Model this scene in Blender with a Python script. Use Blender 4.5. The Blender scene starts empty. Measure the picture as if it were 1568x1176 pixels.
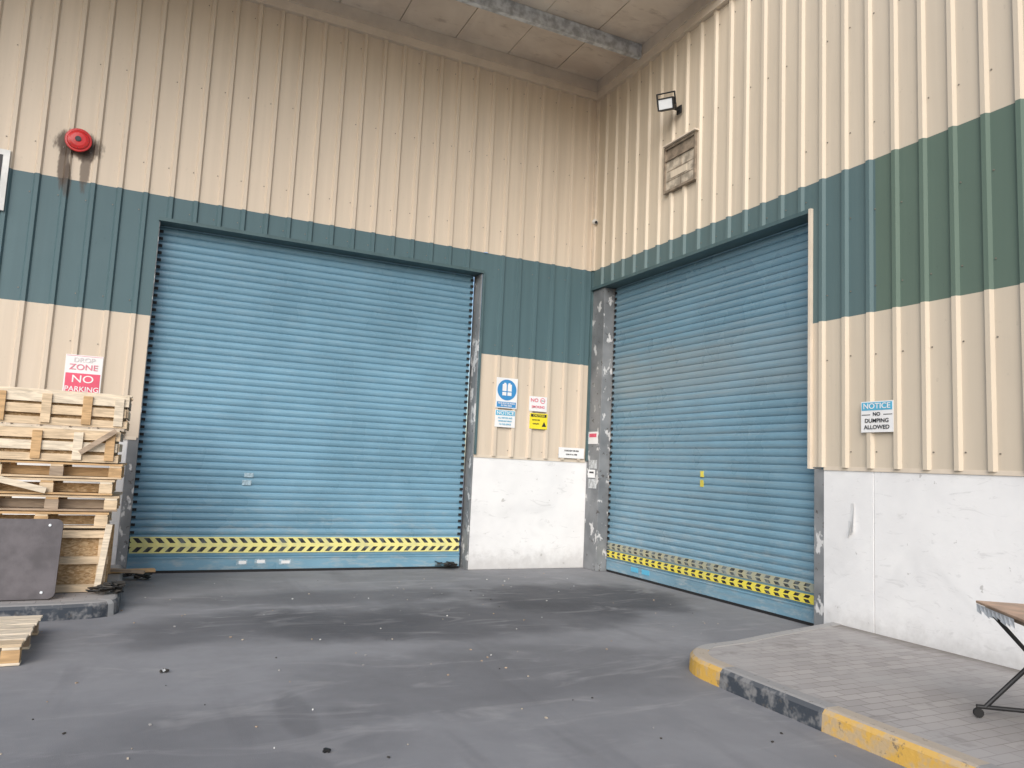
import bpy, math, random
from mathutils import Vector, Matrix
random.seed(7)
sc=bpy.context.scene

# ------------------------------------------------------------------ materials
class NT:
    def __init__(s,name):
        s.m=bpy.data.materials.new(name); s.m.use_nodes=True
        s.t=s.m.node_tree; s.n=s.t.nodes; s.l=s.t.links
        s.b=s.n['Principled BSDF']
        s.tc=s.n.new('ShaderNodeTexCoord').outputs['Object']
    def put(s,sock,v):
        if isinstance(v,bpy.types.NodeSocket): s.l.new(v,sock)
        elif isinstance(v,(tuple,list)) and len(v)==3 and sock.type=='RGBA': sock.default_value=(*v,1)
        else: sock.default_value=v
    def mapp(s,sc=(1,1,1),loc=(0,0,0),src=None):
        n=s.n.new('ShaderNodeMapping'); n.inputs['Scale'].default_value=sc; n.inputs['Location'].default_value=loc
        s.l.new(src or s.tc,n.inputs[0]); return n.outputs[0]
    def noise(s,scale=3,detail=3,rough=.55,vec=None,dist=0):
        n=s.n.new('ShaderNodeTexNoise'); n.inputs['Scale'].default_value=scale; n.inputs['Detail'].default_value=min(detail,3.5)
        n.inputs['Roughness'].default_value=rough; n.inputs['Distortion'].default_value=dist
        s.l.new(vec or s.tc,n.inputs['Vector']); return n.outputs['Fac']
    def mr(s,v,a,b,c=0,d=1):
        n=s.n.new('ShaderNodeMapRange'); n.interpolation_type='SMOOTHSTEP'
        for i,x in zip((0,1,2,3,4),(v,a,b,c,d)): s.put(n.inputs[i],x)
        return n.outputs[0]
    def mth(s,op,a,b=0.0,c=0.0):
        n=s.n.new('ShaderNodeMath'); n.operation=op
        s.put(n.inputs[0],a); s.put(n.inputs[1],b); s.put(n.inputs[2],c); return n.outputs[0]
    def mix(s,f,a,b,mode='MIX'):
        n=s.n.new('ShaderNodeMix'); n.data_type='RGBA'; n.blend_type=mode
        s.put(n.inputs[0],f); s.put(n.inputs[6],a); s.put(n.inputs[7],b); return n.outputs[2]
    def xyz(s):
        n=s.n.new('ShaderNodeSeparateXYZ'); s.l.new(s.tc,n.inputs[0]); return n.outputs
    def bump(s,h,st=.3,dist=.01):
        n=s.n.new('ShaderNodeBump'); n.inputs['Strength'].default_value=st; n.inputs['Distance'].default_value=dist
        s.l.new(h,n.inputs['Height']); s.l.new(n.outputs[0],s.b.inputs['Normal'])
    def out(s,col,rough=.6,metal=0,spec=.5):
        s.put(s.b.inputs['Base Color'],col); s.put(s.b.inputs['Roughness'],rough)
        s.b.inputs['Metallic'].default_value=metal; s.b.inputs['Specular IOR Level'].default_value=spec
        return s.m
def mul(c,k): return tuple(min(1,x*k) for x in c)
def simple(name,col,rough=.6,metal=0,var=.15,scale=4,bump=0.,bscale=80,spec=.4):
    t=NT(name); f=t.mr(t.noise(scale),.3,.7)
    c=t.mix(f,mul(col,1-var),mul(col,1+var))
    if bump: t.bump(t.noise(bscale),bump,.006)
    return t.out(c,rough,metal,spec)

def cladding(name,col,axis,alarm=False):
    t=NT(name); o=t.xyz()
    st=t.noise(1.0,5,.6,t.mapp((9,9,.35)))
    c=t.mix(t.mr(st,.3,.75),mul(col,.93),mul(col,1.06))
    # separate sheets weather a little differently
    wn=t.n.new('ShaderNodeTexWhiteNoise'); wn.noise_dimensions='1D'
    t.l.new(t.mth('FLOOR',t.mth('DIVIDE',t.mth('ADD',o[axis],.11),.915)),wn.inputs['W'])
    c=t.mix(t.mth('MULTIPLY',wn.outputs['Value'],.75),c,mul(col,.91))
    spk=t.noise(26,3,.6,t.mapp((1,1,.5)))
    c=t.mix(t.mr(spk,.66,.76,0,.3),c,mul(col,.6))
    if alarm:
        sn=t.mth('MULTIPLY',t.mth('SUBTRACT',t.noise(9,4,.7,t.mapp((1,1,.4))),.5),2.2)
        def blob(x0,z0,w,h,a):
            dx=t.mth('DIVIDE',t.mth('SUBTRACT',o[0],x0),w); dz=t.mth('DIVIDE',t.mth('SUBTRACT',o[2],z0),h)
            r=t.mth('ADD',t.mth('MULTIPLY',dx,dx),t.mth('MULTIPLY',dz,dz))
            return t.mr(t.mth('ADD',r,sn),.5,1.25,a,0)
        for b in [(-7.72,5.40,.27,.2,.9),(-7.86,5.15,.07,.32,.85),(-7.62,5.12,.06,.30,.75),(-7.80,4.92,.05,.22,.6)]:
            c=t.mix(blob(*b),c,(.07,.045,.03))
    t.bump(t.noise(2.2,1),.3,.025)
    return t.out(c,.5,0,.35)
beigeA=cladding('beige_cladding_a',(.65,.555,.445),0,True)
beigeB=cladding('beige_cladding_b',(.64,.555,.44),1)
greenA=cladding('teal_cladding',(.088,.150,.168),0,True)
greenB=cladding('teal_cladding_b',(.105,.165,.172),1)
greenC=cladding('moss_cladding',(.120,.175,.140),1)
trimbeige=simple('beige_trim',(.68,.59,.48),.55,var=.06)
trimgreen=simple('teal_trim',(.07,.12,.13),.5,var=.1)
dark=simple('dark_gap',(.02,.02,.02),.7)
rubber=simple('black_rubber',(.015,.015,.016),.6)

def plaster():
    t=NT('white_plaster'); o=t.xyz()
    n=t.noise(1.3,5,.6); f=t.noise(7,5,.65)
    c=t.mix(t.mr(n,.35,.7),(.80,.80,.80),(.735,.735,.74))
    h=t.mth('ADD',o[2],t.mth('MULTIPLY',f,-.45))
    c=t.mix(t.mr(h,-.22,.18,.6,0),c,(.42,.41,.40))
    scr=t.noise(3,5,.7,t.mapp((1,1,3)),1.5)
    c=t.mix(t.mr(scr,.58,.70,0,.4),c,(.52,.52,.52))
    sm=t.noise(.8,5,.65,t.mapp((1,1,1.6)),.7)
    zz=t.mth('MULTIPLY',t.mr(o[2],.2,.55),t.mr(o[2],.8,1.1,1,0))
    c=t.mix(t.mth('MULTIPLY',t.mr(sm,.45,.7),t.mth('MULTIPLY',zz,.45)),c,(.55,.555,.56))
    c=t.mix(t.mr(f,.68,.71,0,.7),c,(.42,.41,.40))
    t.bump(f,.35,.012)
    return t.out(c,.75,0,.2)
white=plaster()
def greysteel():
    t=NT('worn_grey_frame'); f=t.noise(5,5,.7,t.mapp((1,1,.6)))
    c=t.mix(t.mr(t.noise(2),.3,.7),(.15,.16,.17),(.25,.26,.27))
    c=t.mix(t.mr(f,.57,.62,0,.9),c,(.62,.62,.62))
    c=t.mix(t.mr(t.noise(9,4,.7),.62,.68,0,.8),c,(.06,.05,.045))
    t.bump(f,.3,.01); return t.out(c,.6,0,.3)
frame=greysteel()

def shutter(name,col,dust):
    t=NT(name); o=t.xyz()
    n=t.noise(1.1,3,.6); c=t.mix(t.mr(n,.3,.7),mul(col,.90),mul(col,1.08))
    st=t.noise(1.,4,.6,t.mapp((.5,.5,14))); c=t.mix(t.mr(st,.4,.75,0,.4),c,mul(col,.74))
    c=t.mix(t.mr(o[2],2.6,4.6,0,.5),c,mul(col,.62))  # shade under the door header painted into the slat colour, darker upwards
    if dust:
        d=t.noise(.6,4,.6,t.mapp((1,1,2.6)),.4)
        zz=t.mth('MULTIPLY',t.mr(o[2],2.4,3.0),t.mr(o[2],3.2,3.7,1,0))
        c=t.mix(t.mth('MULTIPLY',t.mr(d,.3,.7,.4,1),t.mth('MULTIPLY',zz,.45)),c,(.30,.31,.29))
        c=t.mix(t.mr(st,.45,.8,0,.35),c,(.30,.34,.35))
    lo=t.noise(4,5,.7,t.mapp((1,1,4)))
    c=t.mix(t.mth('MULTIPLY',t.mr(lo,.46,.70),t.mr(o[2],.1,1.3,.6,.10)),c,(.36,.42,.44))
    t.bump(t.noise(5,2,.5,t.mapp((1,1,3))),.12,.01)
    return t.out(c,t.mr(n,.3,.7,.24,.38),0,.6)
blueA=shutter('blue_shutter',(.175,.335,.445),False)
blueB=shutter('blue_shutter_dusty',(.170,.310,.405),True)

def hazmat(name,axis,zc,half,per,yel,wear,mid=.16):
    t=NT(name); o=t.xyz()
    dz=t.mth('ABSOLUTE',t.mth('SUBTRACT',o[2],zc))
    s=t.mth('ADD',o[axis],t.mth('MULTIPLY',dz,.9))
    fr=t.mth('FRACT',t.mth('DIVIDE',t.mth('ADD',s,50),per))
    blk=t.mth('LESS_THAN',fr,.5)
    md=t.mth('GREATER_THAN',dz,half*mid)
    edge=t.mth('LESS_THAN',dz,half*.86)
    blk=t.mth('MULTIPLY',blk,t.mth('MULTIPLY',md,edge))
    c=t.mix(blk,yel,(.02,.02,.022))
    w=t.mr(t.noise(7,5,.7),.5-.2*wear,.75,0,wear); c=t.mix(w,c,(.28,.33,.33))
    return t.out(c,.5,0,.4)
hazA=hazmat('hazard_tape',0,.365,.105,.13,(.80,.74,.28),.4,.24)
hazB=hazmat('hazard_tape_bright',1,.285,.05,.15,(.80,.68,.08),.35)
hazB2=hazmat('hazard_tape_faded',1,.41,.05,.15,(.42,.40,.26),.8)

def asphalt():
    t=NT('asphalt_ground'); o=t.xyz()
    n=t.noise(.55,5,.6,None,.6); f=t.noise(2.3,5,.65)
    c=t.mix(t.mr(n,.32,.68),(.215,.217,.230),(.275,.276,.290))
    c=t.mix(t.mr(f,.35,.75,0,.4),c,(.195,.197,.208))
    en=t.mth('MULTIPLY',t.mth('SUBTRACT',t.noise(.9,5,.6),.5),2.4)
    def ell(x0,y0,w,h,a):
        ex=t.mth('DIVIDE',t.mth('SUBTRACT',o[0],x0),w); ey=t.mth('DIVIDE',t.mth('SUBTRACT',o[1],y0),h)
        r=t.mth('ADD',t.mth('MULTIPLY',ex,ex),t.mth('MULTIPLY',ey,ey))
        return t.mr(t.mth('ADD',r,en),.3,1.35,a,0)
    for e in [(-1.7,-2.5,1.6,1.1,.80),(-3.3,-3.3,2.3,1.0,.68),(-5.3,-3.3,1.6,.8,.6),(-.9,-2.9,.5,.9,.4),
              (-4.6,-1.9,1.8,.5,.45),(-3.7,-5.4,2.0,.9,.38),(-6.0,-6.3,.9,.8,.28),(-5.6,-5.8,.12,.45,.3)]:
        c=t.mix(ell(*e),c,(.066,.067,.075))
    sc_=t.noise(1.6,5,.7,t.mapp((.6,1.6,1)),1.2)
    c=t.mix(t.mr(sc_,.52,.74,0,.5),c,(.36,.355,.36))
    tr=t.noise(.9,4,.6,t.mapp((2.6,.35,1)),.3)
    c=t.mix(t.mr(tr,.56,.70,0,.28),c,(.12,.12,.13))
    g=t.noise(170,2,.7)
    c=t.mix(t.mr(g,.35,.75,0,.4),c,t.mix(.5,c,(.38,.38,.38)))
    sp=t.n.new('ShaderNodeTexVoronoi'); sp.inputs['Scale'].default_value=7; t.l.new(t.tc,sp.inputs['Vector'])
    spk=t.mr(sp.outputs['Distance'],.02,.045,.7,0)
    c=t.mix(t.mth('MULTIPLY',spk,t.mr(f,.5,.6)),c,(.45,.43,.40))
    t.bump(g,.5,.006)
    return t.out(c,t.mr(f,.3,.7,.72,.9),0,.25)
asph=asphalt()
def pavers():
    t=NT('paver_bricks'); b=t.n.new('ShaderNodeTexBrick')
    t.l.new(t.mapp((1,1,1)),b.inputs['Vector']); b.inputs['Scale'].default_value=1
    b.inputs['Brick Width'].default_value=.2; b.inputs['Row Height'].default_value=.1; b.inputs['Mortar Size'].default_value=.005
    b.inputs['Mortar Smooth'].default_value=.5
    b.inputs['Color1'].default_value=(.33,.31,.30,1); b.inputs['Color2'].default_value=(.41,.385,.37,1); b.inputs['Mortar'].default_value=(.23,.215,.20,1)
    c=t.mix(t.mr(t.noise(1.2,5,.6),.35,.7,0,.75),b.outputs['Color'],(.39,.375,.365))
    c=t.mix(t.mr(t.noise(4,5,.7),.56,.73,0,.45),c,(.20,.185,.175))
    o=t.xyz(); c=t.mix(t.mr(t.mth('ADD',o[0],t.mth('MULTIPLY',t.noise(6,4,.7),.35)),-.12,.16,0,.7),c,(.17,.15,.13))
    t.bump(b.outputs['Fac'],-.4,.005)
    return t.out(c,.85,0,.2)
pav=pavers()
def kerbmat(name,col,base=(.38,.37,.36)):
    t=NT(name); g=t.n.new('ShaderNodeNewGeometry'); sx=t.n.new('ShaderNodeSeparateXYZ'); t.l.new(g.outputs['Normal'],sx.inputs[0])
    w=t.mr(t.noise(6,5,.7),.45,.62)
    top=t.mr(sx.outputs[2],.55,.9)
    f=t.mth('MAXIMUM',t.mth('MULTIPLY',top,.8),t.mth('MULTIPLY',w,.5))
    c=t.mix(f,col,base); c=t.mix(t.mr(t.noise(14,5,.7),.6,.68,0,.6),c,(.12,.11,.10)); t.bump(t.noise(40,3,.7),.5,.008)
    return t.out(c,.8,0,.2)
kY=kerbmat('kerb_yellow',(.64,.39,.09)); kD=kerbmat('kerb_black',(.055,.065,.08)); kG=kerbmat('kerb_concrete',(.36,.35,.34)); kW=kerbmat('kerb_white',(.45,.45,.45))

def wood(name,col):
    t=NT(name); n=t.noise(3,5,.6,t.mapp((1.2,9,9)),.8)
    c=t.mix(t.mr(n,.3,.7),mul(col,.72),mul(col,1.12))
    c=t.mix(t.mr(t.noise(5,4,.7),.6,.75,0,.4),c,mul(col,.4))
    t.bump(n,.3,.004); return t.out(c,.75,0,.2)
w1=wood('pallet_wood_light',(.68,.53,.36)); w2=wood('pallet_wood_warm',(.58,.38,.20)); w3=wood('pallet_wood_pale',(.74,.64,.50)); w4=wood('pallet_wood_grey',(.40,.31,.23))
def osbm():
    t=NT('osb_board'); v=t.n.new('ShaderNodeTexVoronoi'); v.inputs['Scale'].default_value=38; t.l.new(t.mapp((1,1,2.2)),v.inputs['Vector'])
    sv=t.n.new('ShaderNodeSeparateColor'); t.l.new(v.outputs['Color'],sv.inputs[0])
    c=t.mix(sv.outputs[0],(.36,.22,.10),(.62,.45,.27)); c=t.mix(t.mr(t.noise(20),.5,.7,0,.4),c,(.25,.16,.09))
    return t.out(c,.8,0,.2)
osb=osbm()
def ceilm():
    t=NT('ceiling_sheet'); n=t.noise(.9,5,.65,None,.8); c=t.mix(t.mr(n,.3,.7),(.82,.72,.60),(.66,.56,.46))
    c=t.mix(t.mr(t.noise(3,5,.7,t.mapp((1,2.5,1))),.55,.75,0,.5),c,(.40,.31,.24))
    return t.out(c,.8,0,.2)
ceil=ceilm()
galv=simple('galvanised_steel',(.58,.61,.63),.45,.3,.3,9)
signW=simple('sign_white',(.80,.80,.80),.4,var=.03); signB=simple('sign_blue',(.05,.26,.55),.4,var=.05); signC=simple('sign_cyan',(.10,.42,.62),.4,var=.05)
signR=simple('sign_red',(.70,.10,.17),.4,var=.08); signY=simple('sign_yellow',(.85,.72,.04),.4,var=.05); inkK=simple('ink_black',(.03,.03,.035),.5); inkP=simple('ink_pink',(.75,.25,.32),.5)
inkF=simple('ink_faded',(.66,.62,.63),.5)
signG=simple('sign_grey',(.45,.47,.48),.5,var=.3,scale=20)
redm=simple('alarm_red',(.52,.03,.03),.3,var=.2); blackm=simple('black_metal',(.03,.03,.032),.4,.3); plastic=simple('grey_plastic',(.095,.085,.092),.5,var=.25,scale=5,bump=.2)
glass=simple('lamp_glass',(.75,.78,.8),.1,var=.05); whitem=simple('white_plastic',(.7,.7,.68),.4)
stickY=simple('sticker_yellow',(.65,.55,.08),.5); stickP=simple('sticker_pale',(.33,.45,.52),.5,var=.3,scale=30)
ventm=simple('vent_hatch',(.46,.40,.32),.6,var=.35,scale=9); ventf=simple('vent_frame',(.26,.21,.16),.6,var=.3,scale=9)
tableT=simple('table_wood',(.42,.27,.18),.45,var=.2,scale=8)
trash=simple('debris_dark',(.05,.045,.04),.7)
film=simple('plastic_film',(.6,.62,.64),.15)

# ------------------------------------------------------------------ mesh builder
class MB:
    def __init__(s): s.v=[];s.f=[];s.mi=[];s.mats=[]
    def m(s,mat):
        if mat not in s.mats: s.mats.append(mat)
        return s.mats.index(mat)
    def face(s,pts,mat):
        i=len(s.v); s.v+= [tuple(p) for p in pts]; s.f.append(tuple(range(i,i+len(pts)))); s.mi.append(s.m(mat))
    def box(s,a,b,mat,T=None):
        x0,y0,z0=[min(p,q) for p,q in zip(a,b)]; x1,y1,z1=[max(p,q) for p,q in zip(a,b)]
        P=[(x0,y0,z0),(x1,y0,z0),(x1,y1,z0),(x0,y1,z0),(x0,y0,z1),(x1,y0,z1),(x1,y1,z1),(x0,y1,z1)]
        if T is not None: P=[tuple(T@Vector(p)) for p in P]
        i=len(s.v); s.v+=P
        for q in [(0,3,2,1),(4,5,6,7),(0,1,5,4),(1,2,6,5),(2,3,7,6),(3,0,4,7)]:
            s.f.append(tuple(i+k for k in q)); s.mi.append(s.m(mat))
    def cyl(s,c,r,h,ax,mat,n=20,r2=None,T=None):
        ax=Vector(ax).normalized(); c=Vector(c); r2=r if r2 is None else r2
        t=ax.orthogonal().normalized(); b=ax.cross(t)
        A=[c+r*(math.cos(k*2*math.pi/n)*t+math.sin(k*2*math.pi/n)*b) for k in range(n)]
        B=[c+ax*h+r2*(math.cos(k*2*math.pi/n)*t+math.sin(k*2*math.pi/n)*b) for k in range(n)]
        if T is not None: A=[T@p for p in A]; B=[T@p for p in B]
        i=len(s.v); s.v+=[tuple(p) for p in A+B]; m=s.m(mat)
        s.f.append(tuple(i+k for k in range(n))[::-1]); s.mi.append(m)
        s.f.append(tuple(i+n+k for k in range(n))); s.mi.append(m)
        for k in range(n): s.f.append((i+k,i+(k+1)%n,i+n+(k+1)%n,i+n+k)); s.mi.append(m)
    def build(s,name,parent=None,origin=False,bevel=0,smooth=False):
        v=s.v; off=Vector((0,0,0))
        if origin:
            lo=[min(p[i] for p in v) for i in range(3)]; hi=[max(p[i] for p in v) for i in range(3)]
            off=Vector(((lo[0]+hi[0])/2,(lo[1]+hi[1])/2,lo[2])); v=[tuple(Vector(p)-off) for p in v]
        me=bpy.data.meshes.new(name); me.from_pydata(v,[],s.f)
        for m in s.mats: me.materials.append(m)
        for p,i in zip(me.polygons,s.mi): p.material_index=i; p.use_smooth=smooth
        me.update(); o=bpy.data.objects.new(name,me); sc.collection.objects.link(o); o.location=off
        if bevel:
            b=o.modifiers.new('bevel','BEVEL'); b.width=bevel; b.segments=2; b.limit_method='ANGLE'
        if parent: o.parent=parent; o.matrix_parent_inverse=parent.matrix_world.inverted()
        return o
def empty(name,loc=(0,0,0)):
    o=bpy.data.objects.new(name,None); o.location=loc; o.empty_display_size=.2; sc.collection.objects.link(o)
    bpy.context.view_layer.update(); return o
PA=lambda s,d,z:(-s,-d,z)
PB=lambda s,d,z:(-d,-s,z)
def wbox(mb,P,s0,s1,d0,d1,z0,z1,mat): mb.box(P(s0,d0,z0),P(s1,d1,z1),mat)
PIT=.305
def ribs(s0,s1,ph):
    k=0; L=[]
    while ph+k*PIT<s1:
        if ph+k*PIT>s0: L.append(ph+k*PIT)
        k+=1
    return L
BASE=.03; DEP=.036; BW=.042; TW=.022
def prof(s0,s1,ph):
    pts=[(s0,BASE)]
    for c in ribs(s0+BW,s1-BW,ph):
        pts+=[(c-BW,BASE),(c-TW,BASE+DEP),(c+TW,BASE+DEP),(c+BW,BASE)]
    pts.append((s1,BASE)); return pts
def clad(mb,P,s0,s1,z0,z1,ph,mat):
    pr=prof(s0,s1,ph)
    for (a,da),(b,db) in zip(pr,pr[1:]):
        q=[P(a,da,z0),P(b,db,z0),P(b,db,z1),P(a,da,z1)]
        if P is PA: q=q[::-1]
        mb.face(q,mat)
def screws(mb,P,s0,s1,ph,rows,mat):
    for c in ribs(s0,s1,ph):
        for z in rows:
            zz=z+random.uniform(-.012,.012); ss=c+BW+.025
            if random.random()<.85: wbox(mb,P,ss-.006,ss+.006,BASE,BASE+.008,zz-.006,zz+.006,mat)
screwm=simple('screw_heads',(.22,.20,.17),.5,.3)
HW,HB,HT,HD,HE=1.74,3.33,4.95,4.64,7.98
CZ=8.31
phA,phB=.19,.04
SA=13.0; SB=15.0
# ---------------- wall A
WA=empty('warehouse_wall'); 
mb=MB()
clad(mb,PA,.07,SA,HT,HE,phA,beigeA); 
clad(mb,PA,.04,2.05,HB,HT,phA,greenA); clad(mb,PA,2.05,6.71,HD,HT,phA,greenA); clad(mb,PA,6.71,SA,HB,HT,phA,greenA)
clad(mb,PA,.04,2.05,HW,HB,phA,beigeA); clad(mb,PA,6.71,SA,HW,HB,phA,beigeA)
mb.build('cladding',WA)
mb=MB()
screws(mb,PA,.1,SA,phA,[7.75,6.55,5.35],screwm); screws(mb,PA,.1,2.0,phA,[4.72,3.5,2.9,1.83],screwm); screws(mb,PA,6.75,SA,phA,[4.72,3.5,2.9,1.83],screwm); screws(mb,PA,2.1,6.7,phA,[4.75],screwm)
mb.build('screws',WA)
mb=MB()
wbox(mb,PA,0,2.05,-.30,.022,0,HW,white); wbox(mb,PA,6.82,SA,-.30,.022,0,HW,white)
mb.build('plaster_base',WA,bevel=.012)
mb=MB()
wbox(mb,PA,.0,SA,-.1,.105,HE-.01,CZ,trimbeige)
wbox(mb,PA,.0,SA,-.1,.125,HE+.12,HE+.135,trimbeige)
wbox(mb,PA,0.0,.075,.0,.074,HT,HE-.012,trimbeige)
wbox(mb,PA,0.0,.055,.0,.069,HW+.002,HT-.002,trimgreen)
wbox(mb,PA,.056,2.049,-.02,.034,HW-.03,HW+.012,trimbeige); wbox(mb,PA,6.73,SA,-.02,.034,HW-.03,HW+.012,trimbeige)
wbox(mb,PA,2.04,6.72,-.25,.072,HD-.035,HD+.012,trimgreen)
mb.build('trim_flashings',WA)
mb=MB()
wbox(mb,PA,2.051,2.075,-.26,.03,0,HD-.036,frame)
wbox(mb,PA,2.02,2.050,.024,.070,HW+.013,HD-.036,trimgreen)
wbox(mb,PA,6.70,6.819,-.26,.026,0,HD-.036,frame)
wbox(mb,PA,2.076,6.699,-.40,-.34,0,HD+.2,dark)
mb.build('door_frame',WA,bevel=.004)
# ---------------- wall B
WB=empty('warehouse_wall')
mb=MB()
clad(mb,PB,.075,SB,HT,HE,phB,beigeB)
clad(mb,PB,.06,4.77,HD,HT,phB,greenB)
clad(mb,PB,4.77,5.60,HB,HT,phB,greenB); clad(mb,PB,5.60,SB,HB,HT,phB,greenC)
clad(mb,PB,4.77,SB,HW,HB,phB,beigeB)
mb.build('cladding',WB)
mb=MB()
screws(mb,PB,.1,SB,phB,[7.75,6.55,5.35],screwm); screws(mb,PB,4.8,SB,phB,[4.4,3.6,2.9,1.9],screwm); screws(mb,PB,.1,4.7,phB,[4.75],screwm)
mb.build('screws',WB)
mb=MB(); wbox(mb,PB,4.93,5.549,-.30,.022,0,HW,white); wbox(mb,PB,5.555,SB,-.30,.022,0,HW,white); mb.build('plaster_base',WB,bevel=.005)
mb=MB()
wbox(mb,PB,.106,SB,-.1,.105,HE-.01,CZ,trimbeige)
wbox(mb,PB,.126,SB,-.1,.125,HE+.12,HE+.135,trimbeige)
wbox(mb,PB,.076,.10,0,.069,HT,HE-.012,trimbeige)
wbox(mb,PB,4.94,SB,-.02,.034,HW-.03,HW+.012,trimbeige)
wbox(mb,PB,.07,4.75,-.25,.069,HD-.035,HD+.012,trimgreen)
wbox(mb,PB,4.752,4.785,-.1,.072,HW-.02,HD+.01,trimbeige)
mb.build('trim_flashings',WB)
mb=MB()
wbox(mb,PB,.03,.42,-.25,.02,0,HD-.036,frame)
wbox(mb,PB,4.79,4.93,-.28,.015,0,HW-.02,frame)
wbox(mb,PB,.421,4.79,-.40,-.34,0,HD+.2,dark)
mb.build('door_frame',WB,bevel=.008)

# ---------------- roller shutters
def roller(P,s0,s1,mat,name):
    E=empty(name,P((s0+s1)/2,-.2,0)); pr=[]; pitch=.0975; z=.20
    while z<HD+.05:
        pr+=[(z,-.196),(z+.007,-.187),(z+.024,-.178),(z+.050,-.173),(z+.078,-.177),(z+.092,-.187)]; z+=pitch
    mb=MB()
    for (za,da),(zb,db) in zip(pr,pr[1:]):
        q=[P(s0,da,za),P(s1,da,za),P(s1,db,zb),P(s0,db,zb)]
        if P is PA: q=q[::-1]
        mb.face(q,mat)
    mb.build('curtain_slats',E)
    mb=MB(); wbox(mb,P,s0,s1,-.215,-.165,.035,.205,mat); wbox(mb,P,s0,s1,-.155,-.162,.185,.20,mat)
    wbox(mb,P,s0,s1,-.21,-.17,.0,.034,rubber); mb.build('bottom_bar',E,bevel=.003)
    mb=MB(); z=.25
    while z<HD-.05:
        for e,sg in ((s0,1),(s1,-1)):
            wbox(mb,P,e,e+sg*.05,-.19,-.163,z+.062,z+.098,rubber)
        z+=pitch
    mb.build('end_locks',E)
    return E
DA=roller(PA,2.12,6.70,blueA,'roller_shutter_door')
mb=MB()
wbox(mb,PA,2.14,6.69,-.168,-.160,.26,.47,hazA); mb.build('hazard_tape',DA)
mb=MB()
for s,w,z in [(5.30,.14,.13),(5.06,.15,.14),(4.73,.16,.13)]: wbox(mb,PA,s-w/2,s+w/2,-.17,-.158,z-.035,z+.035,stickP); wbox(mb,PA,s-w/2+.015,s+w/2-.03,-.17,-.156,z-.02,z+.02,signW)
wbox(mb,PA,5.24,5.36,-.18,-.168,1.28,1.34,stickP); wbox(mb,PA,5.26,5.38,-.18,-.168,1.17,1.24,stickP)
mb.build('stickers',DA)
DB=roller(PB,.44,4.78,blueB,'roller_shutter_door')
mb=MB(); wbox(mb,PB,.46,4.77,-.168,-.160,.235,.335,hazB); wbox(mb,PB,.46,4.77,-.168,-.161,.36,.46,hazB2); mb.build('hazard_tape',DB)
mb=MB()
for s in (1.22,1.5): wbox(mb,PB,s-.09,s+.09,-.17,-.158,.10,.17,signC)
wbox(mb,PB,2.68,2.74,-.18,-.168,1.57,1.65,stickY); wbox(mb,PB,2.68,2.74,-.18,-.168,1.44,1.53,stickY)
mb.build('stickers',DB)

# ---------------- canopy
CE=empty('canopy_roof',(-6,-2,CZ)); mb=MB(); x=0.0
while x>-13:
    w=.92
    mb.box((x-.006,-.0,CZ+random.uniform(0,.006)),(x-w+.006,-3.5,CZ+.05),ceil)
    x-=w
mb.box((0.2,.3,CZ+.051),(-13.2,-3.52,CZ+.10),dark); mb.build('ceiling_sheets',CE)
mb=MB()
for y in (-1.42,-3.28):
    mb.box((-.12,y-.008,CZ-.22),(-13,y+.004,CZ-.004),galv); mb.box((-.12,y+.005,CZ-.22),(-13,y+.075,CZ-.208),galv); mb.box((-.12,y+.065,CZ-.207),(-13,y+.075,CZ-.185),galv)
    mb.box((-.12,y+.005,CZ-.016),(-13,y+.075,CZ-.004),galv)
mb.build('purlins',CE)
mb=MB(); mb.box((0.2,-3.53,CZ-.12),(-13.2,-3.56,CZ+.2),trimbeige); mb.build('fascia',CE)

# ---------------- ground
mb=MB(); mb.face([(-120,-120,0),(120,-120,0),(120,120,0),(-120,120,0)],asph); mb.build('ground')

def kerb(path,mats_fn,inside,top=.145,w=.15):
    mb=MB(); P=[Vector((x,y,0)) for x,y in path]; N=[]
    for i in range(len(P)):
        a=P[max(i-1,0)];b=P[min(i+1,len(P)-1)]; t=(b-a).normalized(); N.append(Vector((-t.y,t.x,0))*inside)
    sect=[(0,-.02),(.008,top-.035),(.03,top-.008),(.05,top),(w,top),(w,-.02)]
    for i in range(len(P)-1):
        m=mats_fn(i)
        for (o1,z1),(o2,z2) in zip(sect,sect[1:]):
            a=P[i]+N[i]*o1;b=P[i+1]+N[i+1]*o1;c=P[i+1]+N[i+1]*o2;d=P[i]+N[i]*o2
            mb.face([(a.x,a.y,z1),(b.x,b.y,z1),(c.x,c.y,z2),(d.x,d.y,z2)],m)
    return mb,P,N
def arc(cx,cy,r,a0,a1,n): return [(cx+r*math.cos(math.radians(a0+(a1-a0)*k/n)),cy+r*math.sin(math.radians(a0+(a1-a0)*k/n))) for k in range(n+1)]
pathR=[(-.0,-5.0),(-.6,-5.14),(-1.2,-5.28),(-1.7,-5.42)]+arc(-1.93,-6.02,.57,105,180,10)+[(-2.51,-6.19),(-2.52,-6.6),(-2.53,-7.18)]+[(-2.54,-7.18-k) for k in range(1,8)]
nn=len(pathR)
def mR(i):
    y=(pathR[i][1]+pathR[i+1][1])/2
    if i<7: return kG
    if y>-6.19: return kY
    if y>-7.18: return kD
    return kY if int((-y-7.18))%2==0 else kD
mb,P,N=kerb(pathR,mR,1)
PV=empty('pavement',(-1.3,-9,0)); mb.build('kerb',PV)
mb=MB(); inn=[P[i]+N[i]*.145 for i in range(nn)]
mb.face([(0.02,-5.1,.138)]+[(p.x,p.y,.138) for p in inn[1:]]+[(0.02,-14.2,.138)],pav); mb.build('paver_surface',PV)
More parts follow.
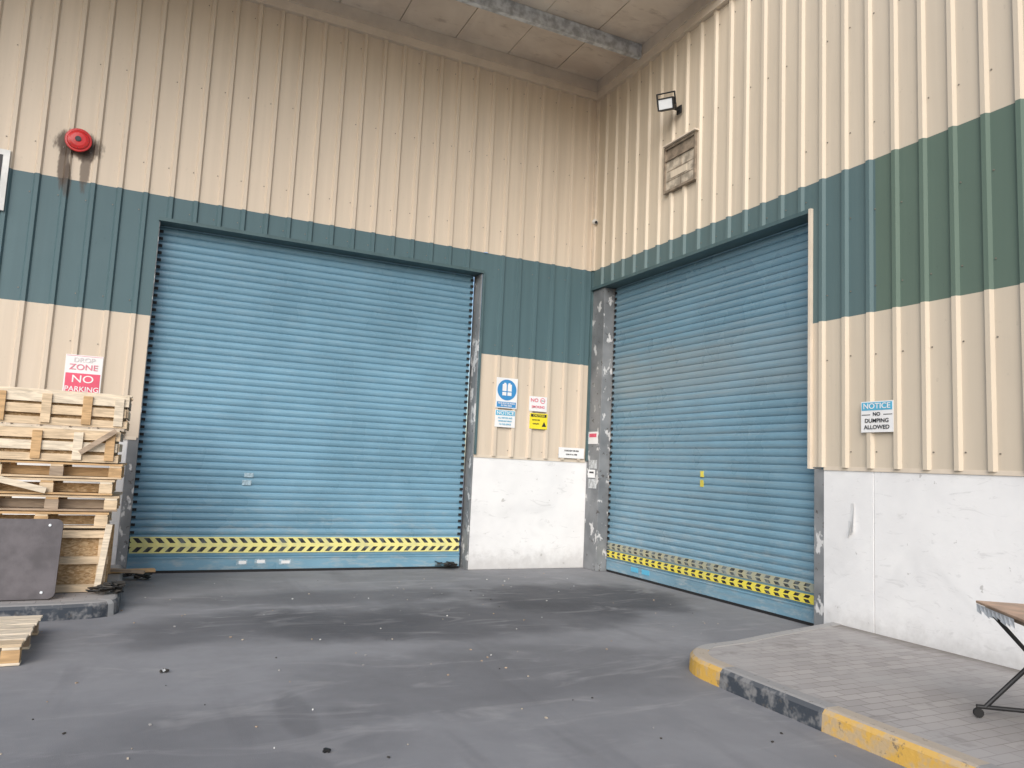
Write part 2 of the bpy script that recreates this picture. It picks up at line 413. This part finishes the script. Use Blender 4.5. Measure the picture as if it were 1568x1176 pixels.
pathL=[(-6.73,-.02),(-6.71,-.9),(-6.70,-1.7),(-6.70,-2.25)]+arc(-7.0,-2.33,.30,0,-75,5)+[(-7.2,-2.66),(-7.95,-2.70),(-8.9,-2.72),(-13,-2.75)]
def mL(i):
    if i<2: return kG
    if i in(6,): return kW
    return kD
mb,P,N=kerb(pathL,mL,-1)
IS=empty('pavement',(-9,-1.3,0)); mb.build('kerb',IS)
mb=MB(); mb.face([(p.x,p.y,.138) for p in [P[i]+N[i]*.145 for i in range(len(P))]]+[(-13,-.02,.138)],pav); mb.build('paver_surface',IS)

# ---------------- text helper
def text(body,P,s,z,d,size,mat,parent,wide=1.0):
    c=bpy.data.curves.new(body,'FONT'); c.body=body; c.size=size; c.align_x='CENTER'; c.align_y='CENTER'; c.extrude=.0008; c.offset=.0008
    o=bpy.data.objects.new('lettering',c); sc.collection.objects.link(o); c.materials.append(mat)
    if P is PA: R=Matrix(((1,0,0),(0,0,-1),(0,1,0)))
    else: R=Matrix(((0,0,-1),(-1,0,0),(0,1,0)))
    M=R.to_4x4(); M.translation=Vector(P(s,d,z)); o.matrix_world=M@Matrix.Diagonal((wide,1,1,1))
    if parent: bpy.context.view_layer.update(); o.parent=parent; o.matrix_parent_inverse=parent.matrix_world.inverted()
    return o
D0=BASE+DEP+.004
def sign(name,P,s0,s1,z0,z1,parts,texts,mat=signW):
    E=empty(name,P((s0+s1)/2,D0,(z0+z1)/2)); mb=MB(); wbox(mb,P,s0,s1,D0,D0+.004,z0,z1,mat)
    for a,b,c,d,m in parts: wbox(mb,P,a,b,D0+.0045,D0+.0065,c,d,m)
    mb.build('plate',E)
    for body,s,z,sz,m,wd in texts: text(body,P,s,z,D0+.009,sz,m,E,wd)
    return E
sign('no_parking_sign',PA,7.19,7.60,2.17,2.73,[(7.205,7.585,2.20,2.50,signR),(7.2,7.59,2.715,2.72,inkP)],
     [('DROP',7.395,2.665,.08,inkF,1.1),('ZONE',7.395,2.575,.10,inkP,1.15),('NO',7.395,2.425,.13,signW,1.2),('PARKING',7.395,2.30,.09,signW,1.0)])
E=sign('mandatory_vest_sign',PA,1.37,1.74,2.50,2.98,[(1.39,1.72,2.515,2.60,signB)],[('HI-VIS MUST BE WORN',1.555,2.575,.035,signW,.8),('IN THIS AREA',1.555,2.54,.035,signW,.9)])
mb=MB(); mb.cyl(PA(1.555,D0+.0045,2.79),.165,.003,(0,-1,0),signB,40)
for a,b,c,d in [(1.475,1.545,2.70,2.88),(1.565,1.635,2.70,2.88),(1.50,1.535,2.88,2.90),(1.575,1.61,2.88,2.90)]: wbox(mb,PA,a,b,D0+.008,D0+.010,c,d,signW)
wbox(mb,PA,1.47,1.64,D0+.0105,D0+.0115,2.755,2.77,signB)
mb.build('pictogram',E)
sign('notice_sign',PA,1.39,1.74,2.20,2.47,[(1.40,1.73,2.385,2.46,signC)],[('NOTICE',1.565,2.42,.075,signW,1.1),('ALL VISITORS AND',1.565,2.345,.034,signC,.85),('DRIVERS MUST REPORT',1.565,2.295,.028,signC,.8),('TO THE OFFICE',1.565,2.245,.034,signC,.85)])
E=sign('no_smoking_sign',PA,.83,1.15,2.49,2.73,[],[('NO',1.06,2.665,.08,signR,1.1),('SMOKING',.99,2.56,.055,signR,.95)])
mb=MB(); mb.cyl(PA(.91,D0+.0045,2.665),.045,.002,(0,-1,0),signR,24); mb.cyl(PA(.91,D0+.007,2.665),.034,.002,(0,-1,0),signW,24); wbox(mb,PA,.88,.94,D0+.0095,D0+.0105,2.66,2.67,inkK); mb.build('pictogram',E)
E=sign('caution_sign',PA,.81,1.13,2.21,2.46,[(.83,1.11,2.40,2.445,inkK)],[('CAUTION',.97,2.422,.045,signY,1.0),('WATCH FOR',1.02,2.35,.026,inkK,.9),('FORKLIFTS',1.02,2.29,.026,inkK,.9)],signY)
mb=MB(); mb.face([PA(.91,D0+.006,2.25),PA(.83,D0+.006,2.25),PA(.87,D0+.006,2.33)],inkK); mb.build('pictogram',E)
sign('wall_notice_strip',PA,.10,.58,1.77,1.94,[],[('PLEASE KEEP THIS AREA',.34,1.89,.032,inkK,.8),('CLEAR AT ALL TIMES',.34,1.83,.028,inkK,.8)])
sign('no_dumping_sign',PB,5.45,5.82,2.10,2.41,[(5.46,5.81,2.32,2.40,signC),(5.46,5.56,2.272,2.279,inkK),(5.71,5.81,2.272,2.279,inkK)],
     [('NOTICE',5.635,2.36,.078,signW,1.1),('NO',5.635,2.28,.05,inkK,1.1),('DUMPING',5.635,2.215,.056,inkK,1.1),('ALLOWED',5.635,2.15,.056,inkK,1.1)])
E=empty('frame_notices',PB(.2,.02,2)); mb=MB()
for a,b,c,d,m in [(.06,.36,2.02,2.22,signW),(.14,.36,1.62,1.76,signG),(.10,.31,1.47,1.60,signW),(.12,.36,1.30,1.45,signG),(.15,.33,1.1,1.22,frame)]:
    wbox(mb,PB,a,b,.021,.025,c,d,m)
    if m is signW: wbox(mb,PB,a+.04,b-.04,.0255,.027,c+(d-c)*.55,d-.03,signR if c>1.9 else inkK)
mb.build('papers',E)
E=empty('framed_board',PA(9,.07,4.8)); mb=MB(); wbox(mb,PA,8.42,9.6,D0,D0+.03,4.40,5.16,whitem); wbox(mb,PA,8.49,9.53,D0+.0305,D0+.034,4.47,5.09,blackm); mb.build('board',E)

# ---------------- alarm bell
E=empty('fire_alarm_bell',PA(7.72,.1,5.45)); mb=MB()
c=Vector(PA(7.72,BASE+DEP,5.45)); mb.box(c+Vector((-.08,0,-.08)),c+Vector((.08,-.04,.08)),redm)
prev=(.150,.04)
for r,h in [(.152,.052),(.146,.058),(.128,.060),(.118,.078),(.085,.092),(.04,.096)]:
    mb.cyl(c+Vector((0,-prev[1],0)),prev[0],h-prev[1],(0,-1,0),redm,32,r); prev=(r,h)
mb.cyl(c+Vector((0,-.096,0)),.034,.012,(0,-1,0),blackm,16)
for k in range(8): 
    a=k*math.pi/4; mb.cyl(c+Vector((.105*math.cos(a),-.076,.105*math.sin(a))),.009,.006,(0,-1,0),blackm,8)
mb.build('gong',E)
# ---------------- flood light
E=empty('flood_light',PB(2.26,.2,6.86)); mb=MB()
c=Vector(PB(2.36,BASE+DEP,6.84)); mb.box(c+Vector((0,-.05,-.06)),c+Vector((-.02,.05,.06)),blackm)
mb.box(c+Vector((-.02,-.012,-.02)),c+Vector((-.20,.012,.0)),blackm)
T=Matrix.Translation(c+Vector((-.23,0,.03)))@Matrix.Rotation(math.radians(35),4,'Z')@Matrix.Rotation(math.radians(-22),4,'Y')
mb.box((-.06,-.12,-.085),(.07,.12,.085),blackm,T); mb.box((-.075,-.10,-.068),(-.061,.10,.068),glass,T)
mb.box((-.085,-.12,-.085),(-.061,-.101,.085),blackm,T);mb.box((-.085,.101,-.085),(-.061,.12,.085),blackm,T)
mb.box((-.085,-.10,.069),(-.061,.10,.085),blackm,T);mb.box((-.085,-.10,-.085),(-.061,.10,-.069),blackm,T)
for k in range(5): mb.box((.071,-.11+k*.05,-.08),(.10,-.10+k*.05,.08),blackm,T)
mb.box((-.03,-.14,-.02),(.0,-.121,.14),blackm,T); mb.box((-.03,.121,-.02),(.0,.14,.14),blackm,T)
mb.box((-.03,-.14,.141),(.0,.14,.16),blackm,T)
mb.build('lamp_head',E,bevel=.004)
# ---------------- vent hatch
E=empty('wall_vent_hatch',PB(2.4,.1,6)); mb=MB()
s0,s1,z0,z1=2.05,2.77,5.66,6.36
for a,b,c,d in [(s0,s0+.035,z0,z1),(s1-.035,s1,z0,z1),(s0+.035,s1-.035,z0,z0+.035),(s0+.035,s1-.035,z1-.04,z1),(s0+.035,s1-.035,6.14,6.16)]: wbox(mb,PB,a,b,.03,.10,c,d,ventf)
wbox(mb,PB,s0+.035,s1-.035,.068,.075,z0+.035,6.14,ventm); wbox(mb,PB,s0+.035,s1-.035,.068,.072,6.16,z1-.04,ventf)
for z in (5.83,5.98): wbox(mb,PB,s0+.06,s1-.06,.076,.080,z,z+.008,ventf)
wbox(mb,PB,s0+.38,s0+.388,.076,.081,z0+.04,6.13,ventf)
wbox(mb,PB,s0+.15,s1-.2,.076,.084,5.86,5.96,beigeB)
wbox(mb,PB,s0+.02,s1+.03,.03,.14,z1,z1+.02,trimbeige)
mb.build('hatch',E)
# ---------------- CCTV
E=empty('security_camera',PA(.05,.1,5.8)); mb=MB(); c=Vector(PA(.06,.076,5.80)); mb.cyl(c,.045,.03,(0,-1,0),whitem,20); mb.cyl(c+Vector((0,-.03,-.01)),.04,.06,(-.3,-1,-.3),whitem,20,.032); mb.cyl(c+Vector((-.018,-.09,-.03)),.025,.004,(-.3,-1,-.3),blackm,16); mb.build('dome',E)

# ---------------- pallets
def pallet(mb,x0,x1,y0,y1,z,h=.145,jit=.012,W=None):
    W=W or [w1,w2,w3,w1,w4]
    J=lambda:random.uniform(-jit,jit)
    n=6; dy=(y1-y0)/n
    for k in range(n):
        e=J(); mb.box((x0+e,y0+k*dy+.006,z+h-.02),(x1+e,y0+(k+1)*dy-.025,z+h),random.choice(W))
    for yy in (y0+.005,(y0+y1)/2-.05,y1-.105):
        mb.box((x0+.01,yy,z),(x1-.01,yy+.095,z+.018),random.choice(W))
        for xx in (x0+.015,(x0+x1)/2-.06,x1-.135): mb.box((xx,yy+.004,z+.019),(xx+.12,yy+.09,z+h-.042),random.choice([w2,w4,w1]))
    for xx in (x0+.01,(x0+x1)/2-.055,x1-.13): mb.box((xx,y0+.008,z+h-.041),(xx+.11,y1-.03,z+h-.021),random.choice(W))
E=empty('wooden_pallet_stack',(-7.4,-1.5,.14))
X1,X0,Y0,Y1=-6.83,-8.03,-2.0,-1.0
mb=MB()
mb.box((X0,Y0+.06,.20),(X1-.04,Y1,.72),osb)
for x in (X0,-7.45,X1-.12): mb.box((x,Y0+.02,.16),(x+.09,Y0+.059,.74),random.choice([w1,w2]))
for z in (.145,.42,.68): mb.box((X0,Y0-.005,z),(X1-.02,Y0+.019,z+.075),random.choice([w1,w2,w3]))
mb.box((X1-.039,Y0+.1,.2),(X1-.015,Y0+.2,.74),w2); mb.box((X1-.039,Y1-.2,.2),(X1-.015,Y1-.1,.74),w2)
mb.build('osb_crate',E,bevel=.002)
mb=MB(); z=.78
for k in range(4):
    dx=random.uniform(-.05,.04); ya=Y0+random.uniform(-.03,.03); pallet(mb,X0+dx,X1+dx,ya,Y1,z,.155)
    mb.box((X0+dx+.05,Y0+.17,z+.02),(X1+dx-.06,Y0+.19,z+.11),[osb,w4,osb,w2][k])
    z+=.165
mb.build('pallets',E,bevel=.002)
mb=MB()
for k,(h,dx) in enumerate([(.33,-.02),(.34,.03)]):
    zb=z; x0,x1=X0+dx,X1+dx
    mb.box((x0,Y0,zb),(x1,Y0+.02,zb+.075),w1); mb.box((x0,Y0,zb+.11),(x1-.02,Y0+.02,zb+.20),[w3,w1][k]); mb.box((x0,Y0,zb+.225),(x1,Y0+.02,zb+h-.01),[w1,w3][k])
    for x in (x0+.03,x0+.42,x0+.78,x1-.13): mb.box((x,Y0-.022,zb+.02),(x+.085,Y0-.001,zb+h-.03),[w2,w1,w3,w2][(k*2+int(x*7))%4])
    for q in range(3): mb.box((x1-.02,Y0+.03,zb+q*.115),(x1,Y1,zb+q*.115+.085),[w2,w1,w4][q])
    mb.box((x0+.02,Y0+.05,zb+.02),(x1-.04,Y1-.02,zb+h-.03),osb)
    for q in range(6): mb.box((x0,Y0+.01+q*.165,zb+h-.009),(x1+random.uniform(-.02,.03),Y0+.135+q*.165,zb+h+.012),random.choice([w1,w2,w3]))
    z+=h+.03
T=Matrix.Translation((-7.05,Y0-.045,1.65))@Matrix.Rotation(math.radians(-38),4,'Y'); mb.box((-.19,-.01,-.025),(.2,.01,.025),w4,T)
T=Matrix.Translation((-7.75,Y0-.03,1.22))@Matrix.Rotation(math.radians(14),4,'Y'); mb.box((-.3,-.01,-.03),(.3,.01,.03),w3,T)
T=Matrix.Translation((-6.90,Y0-.04,.46))@Matrix.Rotation(math.radians(5),4,'Y'); mb.box((-.03,-.012,-.31),(.03,.012,.36),w3,T)
mb.build('crates',E,bevel=.002)
mb=MB(); pallet(mb,-8.45,-7.27,-4.25,-3.15,.004,.15,W=[w3,w3,w1]); mb.build('wooden_pallet',None,True,bevel=.002)
mb=MB(); T=Matrix.Translation((-6.68,-.75,.165))@Matrix.Rotation(math.radians(8),4,'Z'); mb.box((-.3,-.06,-.012),(.3,.06,.02),w2,T); T=Matrix.Translation((-6.75,-.95,.19))@Matrix.Rotation(math.radians(-12),4,'Z')@Matrix.Rotation(math.radians(4),4,'Y'); mb.box((-.2,-.04,-.0),(.26,.04,.03),w4,T); mb.build('wooden_plank',None,True,bevel=.002)
E=empty('grey_table_top',(-7.8,-2.3,.15)); mb=MB()
def rrect(w,h,r,n=5):
    pts=[]
    for cx,cy,a in ((w-r,r,-90),(w-r,h-r,0),(r,h-r,90),(r,r,180)):
        pts+=[(cx+r*math.cos(math.radians(a+90*k/n)),cy+r*math.sin(math.radians(a+90*k/n))) for k in range(n+1)]
    return pts
T=Matrix.Translation((-8.42,-2.38,.15))@Matrix.Rotation(math.radians(-12),4,'X')
pts=rrect(1.16,.75,.06)
F=[T@Vector((x,-.0,z)) for x,z in pts]; B=[T@Vector((x,.045,z)) for x,z in pts]
mb.face(F,plastic); mb.face(B[::-1],plastic)
for i in range(len(F)): j=(i+1)%len(F); mb.face([F[j],F[i],B[i],B[j]],plastic)
for x in (.12,1.05):
    for zz in (.06,.69): mb.cyl((x,-.001,zz),.014,.008,(0,-1,0),galv,10,T=T)
mb.build('panel',E,bevel=.008)

# ---------------- folding table at right
E=empty('folding_table',(-1.7,-8.2,.14)); mb=MB()
d1=Vector((-.6,-.8,0)); d2=Vector((.8,-.6,0)); O=Vector((-1.54,-7.56,0))
T=Matrix(((d1.x,d2.x,0,O.x),(d1.y,d2.y,0,O.y),(0,0,1,.138),(0,0,0,1)))
mb.box((0,0,.70),(1.2,.6,.718),tableT,T); mb.box((.04,.04,.665),(1.16,.56,.699),w4,T)
mb.build('table_top',E,bevel=.005)
mb=MB()
for k in range(9):
    a=.02+k*.06; mb.face([T@Vector((a,.0-.003,.70)),T@Vector((a+.07,-.003,.70)),T@Vector((a+.05,.01,.66-random.uniform(0,.03))),T@Vector((a+.01,-.005,.67-random.uniform(0,.02)))],film)
mb.build('torn_film',E)
mb=MB()
def tube(a,b,r=.014): 
    a,b=T@Vector(a),T@Vector(b); mb.cyl(a,r,(b-a).length,(b-a),blackm,10)
for x in (.12,1.08):
    tube((x,-.05,.07),(x,.62,.07)); tube((x,.55,.66),(x,0.0,.07)); tube((x,.05,.66),(x,.57,.07))
    for y in (-.04,.61): 
        mb.cyl(T@Vector((x-.01,y,.032)),.03,.022,d1,rubber,14); tube((x,y,.03),(x,y,.075),.008)
tube((.12,.30,.36),(1.08,.30,.36))
mb.build('legs',E)

# ---------------- litter
def clump(name,cx,cy,z,w,n,mats,hh=.05,amax=.07):
    mb=MB()
    for k in range(n):
        T=Matrix.Translation((cx+random.uniform(-w,w),cy+random.uniform(-w*.4,w*.4),z+random.uniform(.0,hh)))@Matrix.Rotation(random.uniform(0,6),4,'Z')@Matrix.Rotation(random.uniform(-.5,.5),4,'X')
        a=random.uniform(amax*.3,amax); mb.box((-a,-a*.5,-.004),(a,a*.5,.006),random.choice(mats),T)
    mb.build(name,None,True)
clump('plastic_debris',-6.62,-.30,.02,.2,22,[rubber,trash],.06)
clump('plastic_debris',-2.35,.08,.05,.16,18,[rubber,trash],.06)
clump('plastic_debris',-6.82,-2.15,.16,.13,26,[rubber,trash],.10)
clump('crushed_can',-6.34,-4.69,.006,.025,6,[galv,trash],.015,.03)
clump('plastic_debris',-5.55,-6.55,.006,.012,4,[rubber],.008,.02)
mb=MB()
for k in range(160):
    x=random.uniform(-7.5,-.6); y=random.uniform(-7.8,-.5)
    if x>-2.7 and y<-4.8: continue
    a=random.uniform(.003,.010); T=Matrix.Translation((x,y,.004))@Matrix.Rotation(random.uniform(0,6),4,'Z'); mb.box((-a,-a*.6,-.003),(a,a*.6,a*.5),random.choice([whitem,kG,w4,trash,ventm]),T)
mb.build('scattered_grit')
mb=MB()
for a,b,c,d in [(5.27,5.34,1.05,1.38),(5.24,5.30,1.02,1.2)]:
    mb.face([PB(a,.024,c),PB(b,.07,c+.04),PB(b-.01,.035,d),PB(a+.01,.024,d)],signW)
mb.build('peeling_tape',None,True)

# ---------------- world / light
el,az=math.radians(30),math.radians(216)
w=bpy.data.worlds.new('World'); sc.world=w; w.use_nodes=True; nt=w.node_tree
sky=nt.nodes.new('ShaderNodeTexSky'); sky.sky_type='NISHITA'; sky.sun_disc=False; sky.sun_elevation=el; sky.sun_rotation=az; sky.dust_density=1.5; sky.ozone_density=1.2; sky.air_density=1
nt.links.new(sky.outputs[0],nt.nodes['Background'].inputs[0]); nt.nodes['Background'].inputs[1].default_value=.15
L=bpy.data.lights.new('sun','SUN'); L.energy=2.9; L.angle=math.radians(50); L.color=(1,.965,.925)
so=bpy.data.objects.new('sun',L); sc.collection.objects.link(so)
sd=Vector((math.sin(az)*math.cos(el),math.cos(az)*math.cos(el),math.sin(el))); so.rotation_euler=sd.to_track_quat('Z','Y').to_euler()
so.location=(-10,-20,20)

# ---------------- camera
p=[-6.5739,-10.8518,0.4421,0.1080,0.0461,1157.13]
f=Vector((math.sin(p[2])*math.cos(p[3]),math.cos(p[2])*math.cos(p[3]),math.sin(p[3])))
r=Vector((math.cos(p[2]),-math.sin(p[2]),0)); u=r.cross(f)
c_,s_=math.cos(p[4]),math.sin(p[4]); rr=c_*r+s_*u; uu=-s_*r+c_*u
cam=bpy.data.cameras.new('camera'); co=bpy.data.objects.new('camera',cam); sc.collection.objects.link(co)
M=Matrix((rr,uu,-f)).transposed().to_4x4(); M.translation=Vector((p[0],p[1],1.6)); co.matrix_world=M
cam.sensor_width=36; cam.sensor_fit='HORIZONTAL'; cam.lens=p[5]/1568*36; cam.clip_end=500; cam.clip_start=.05
sc.camera=co
sc.view_settings.view_transform='Standard'; sc.view_settings.look='None'; sc.view_settings.exposure=0
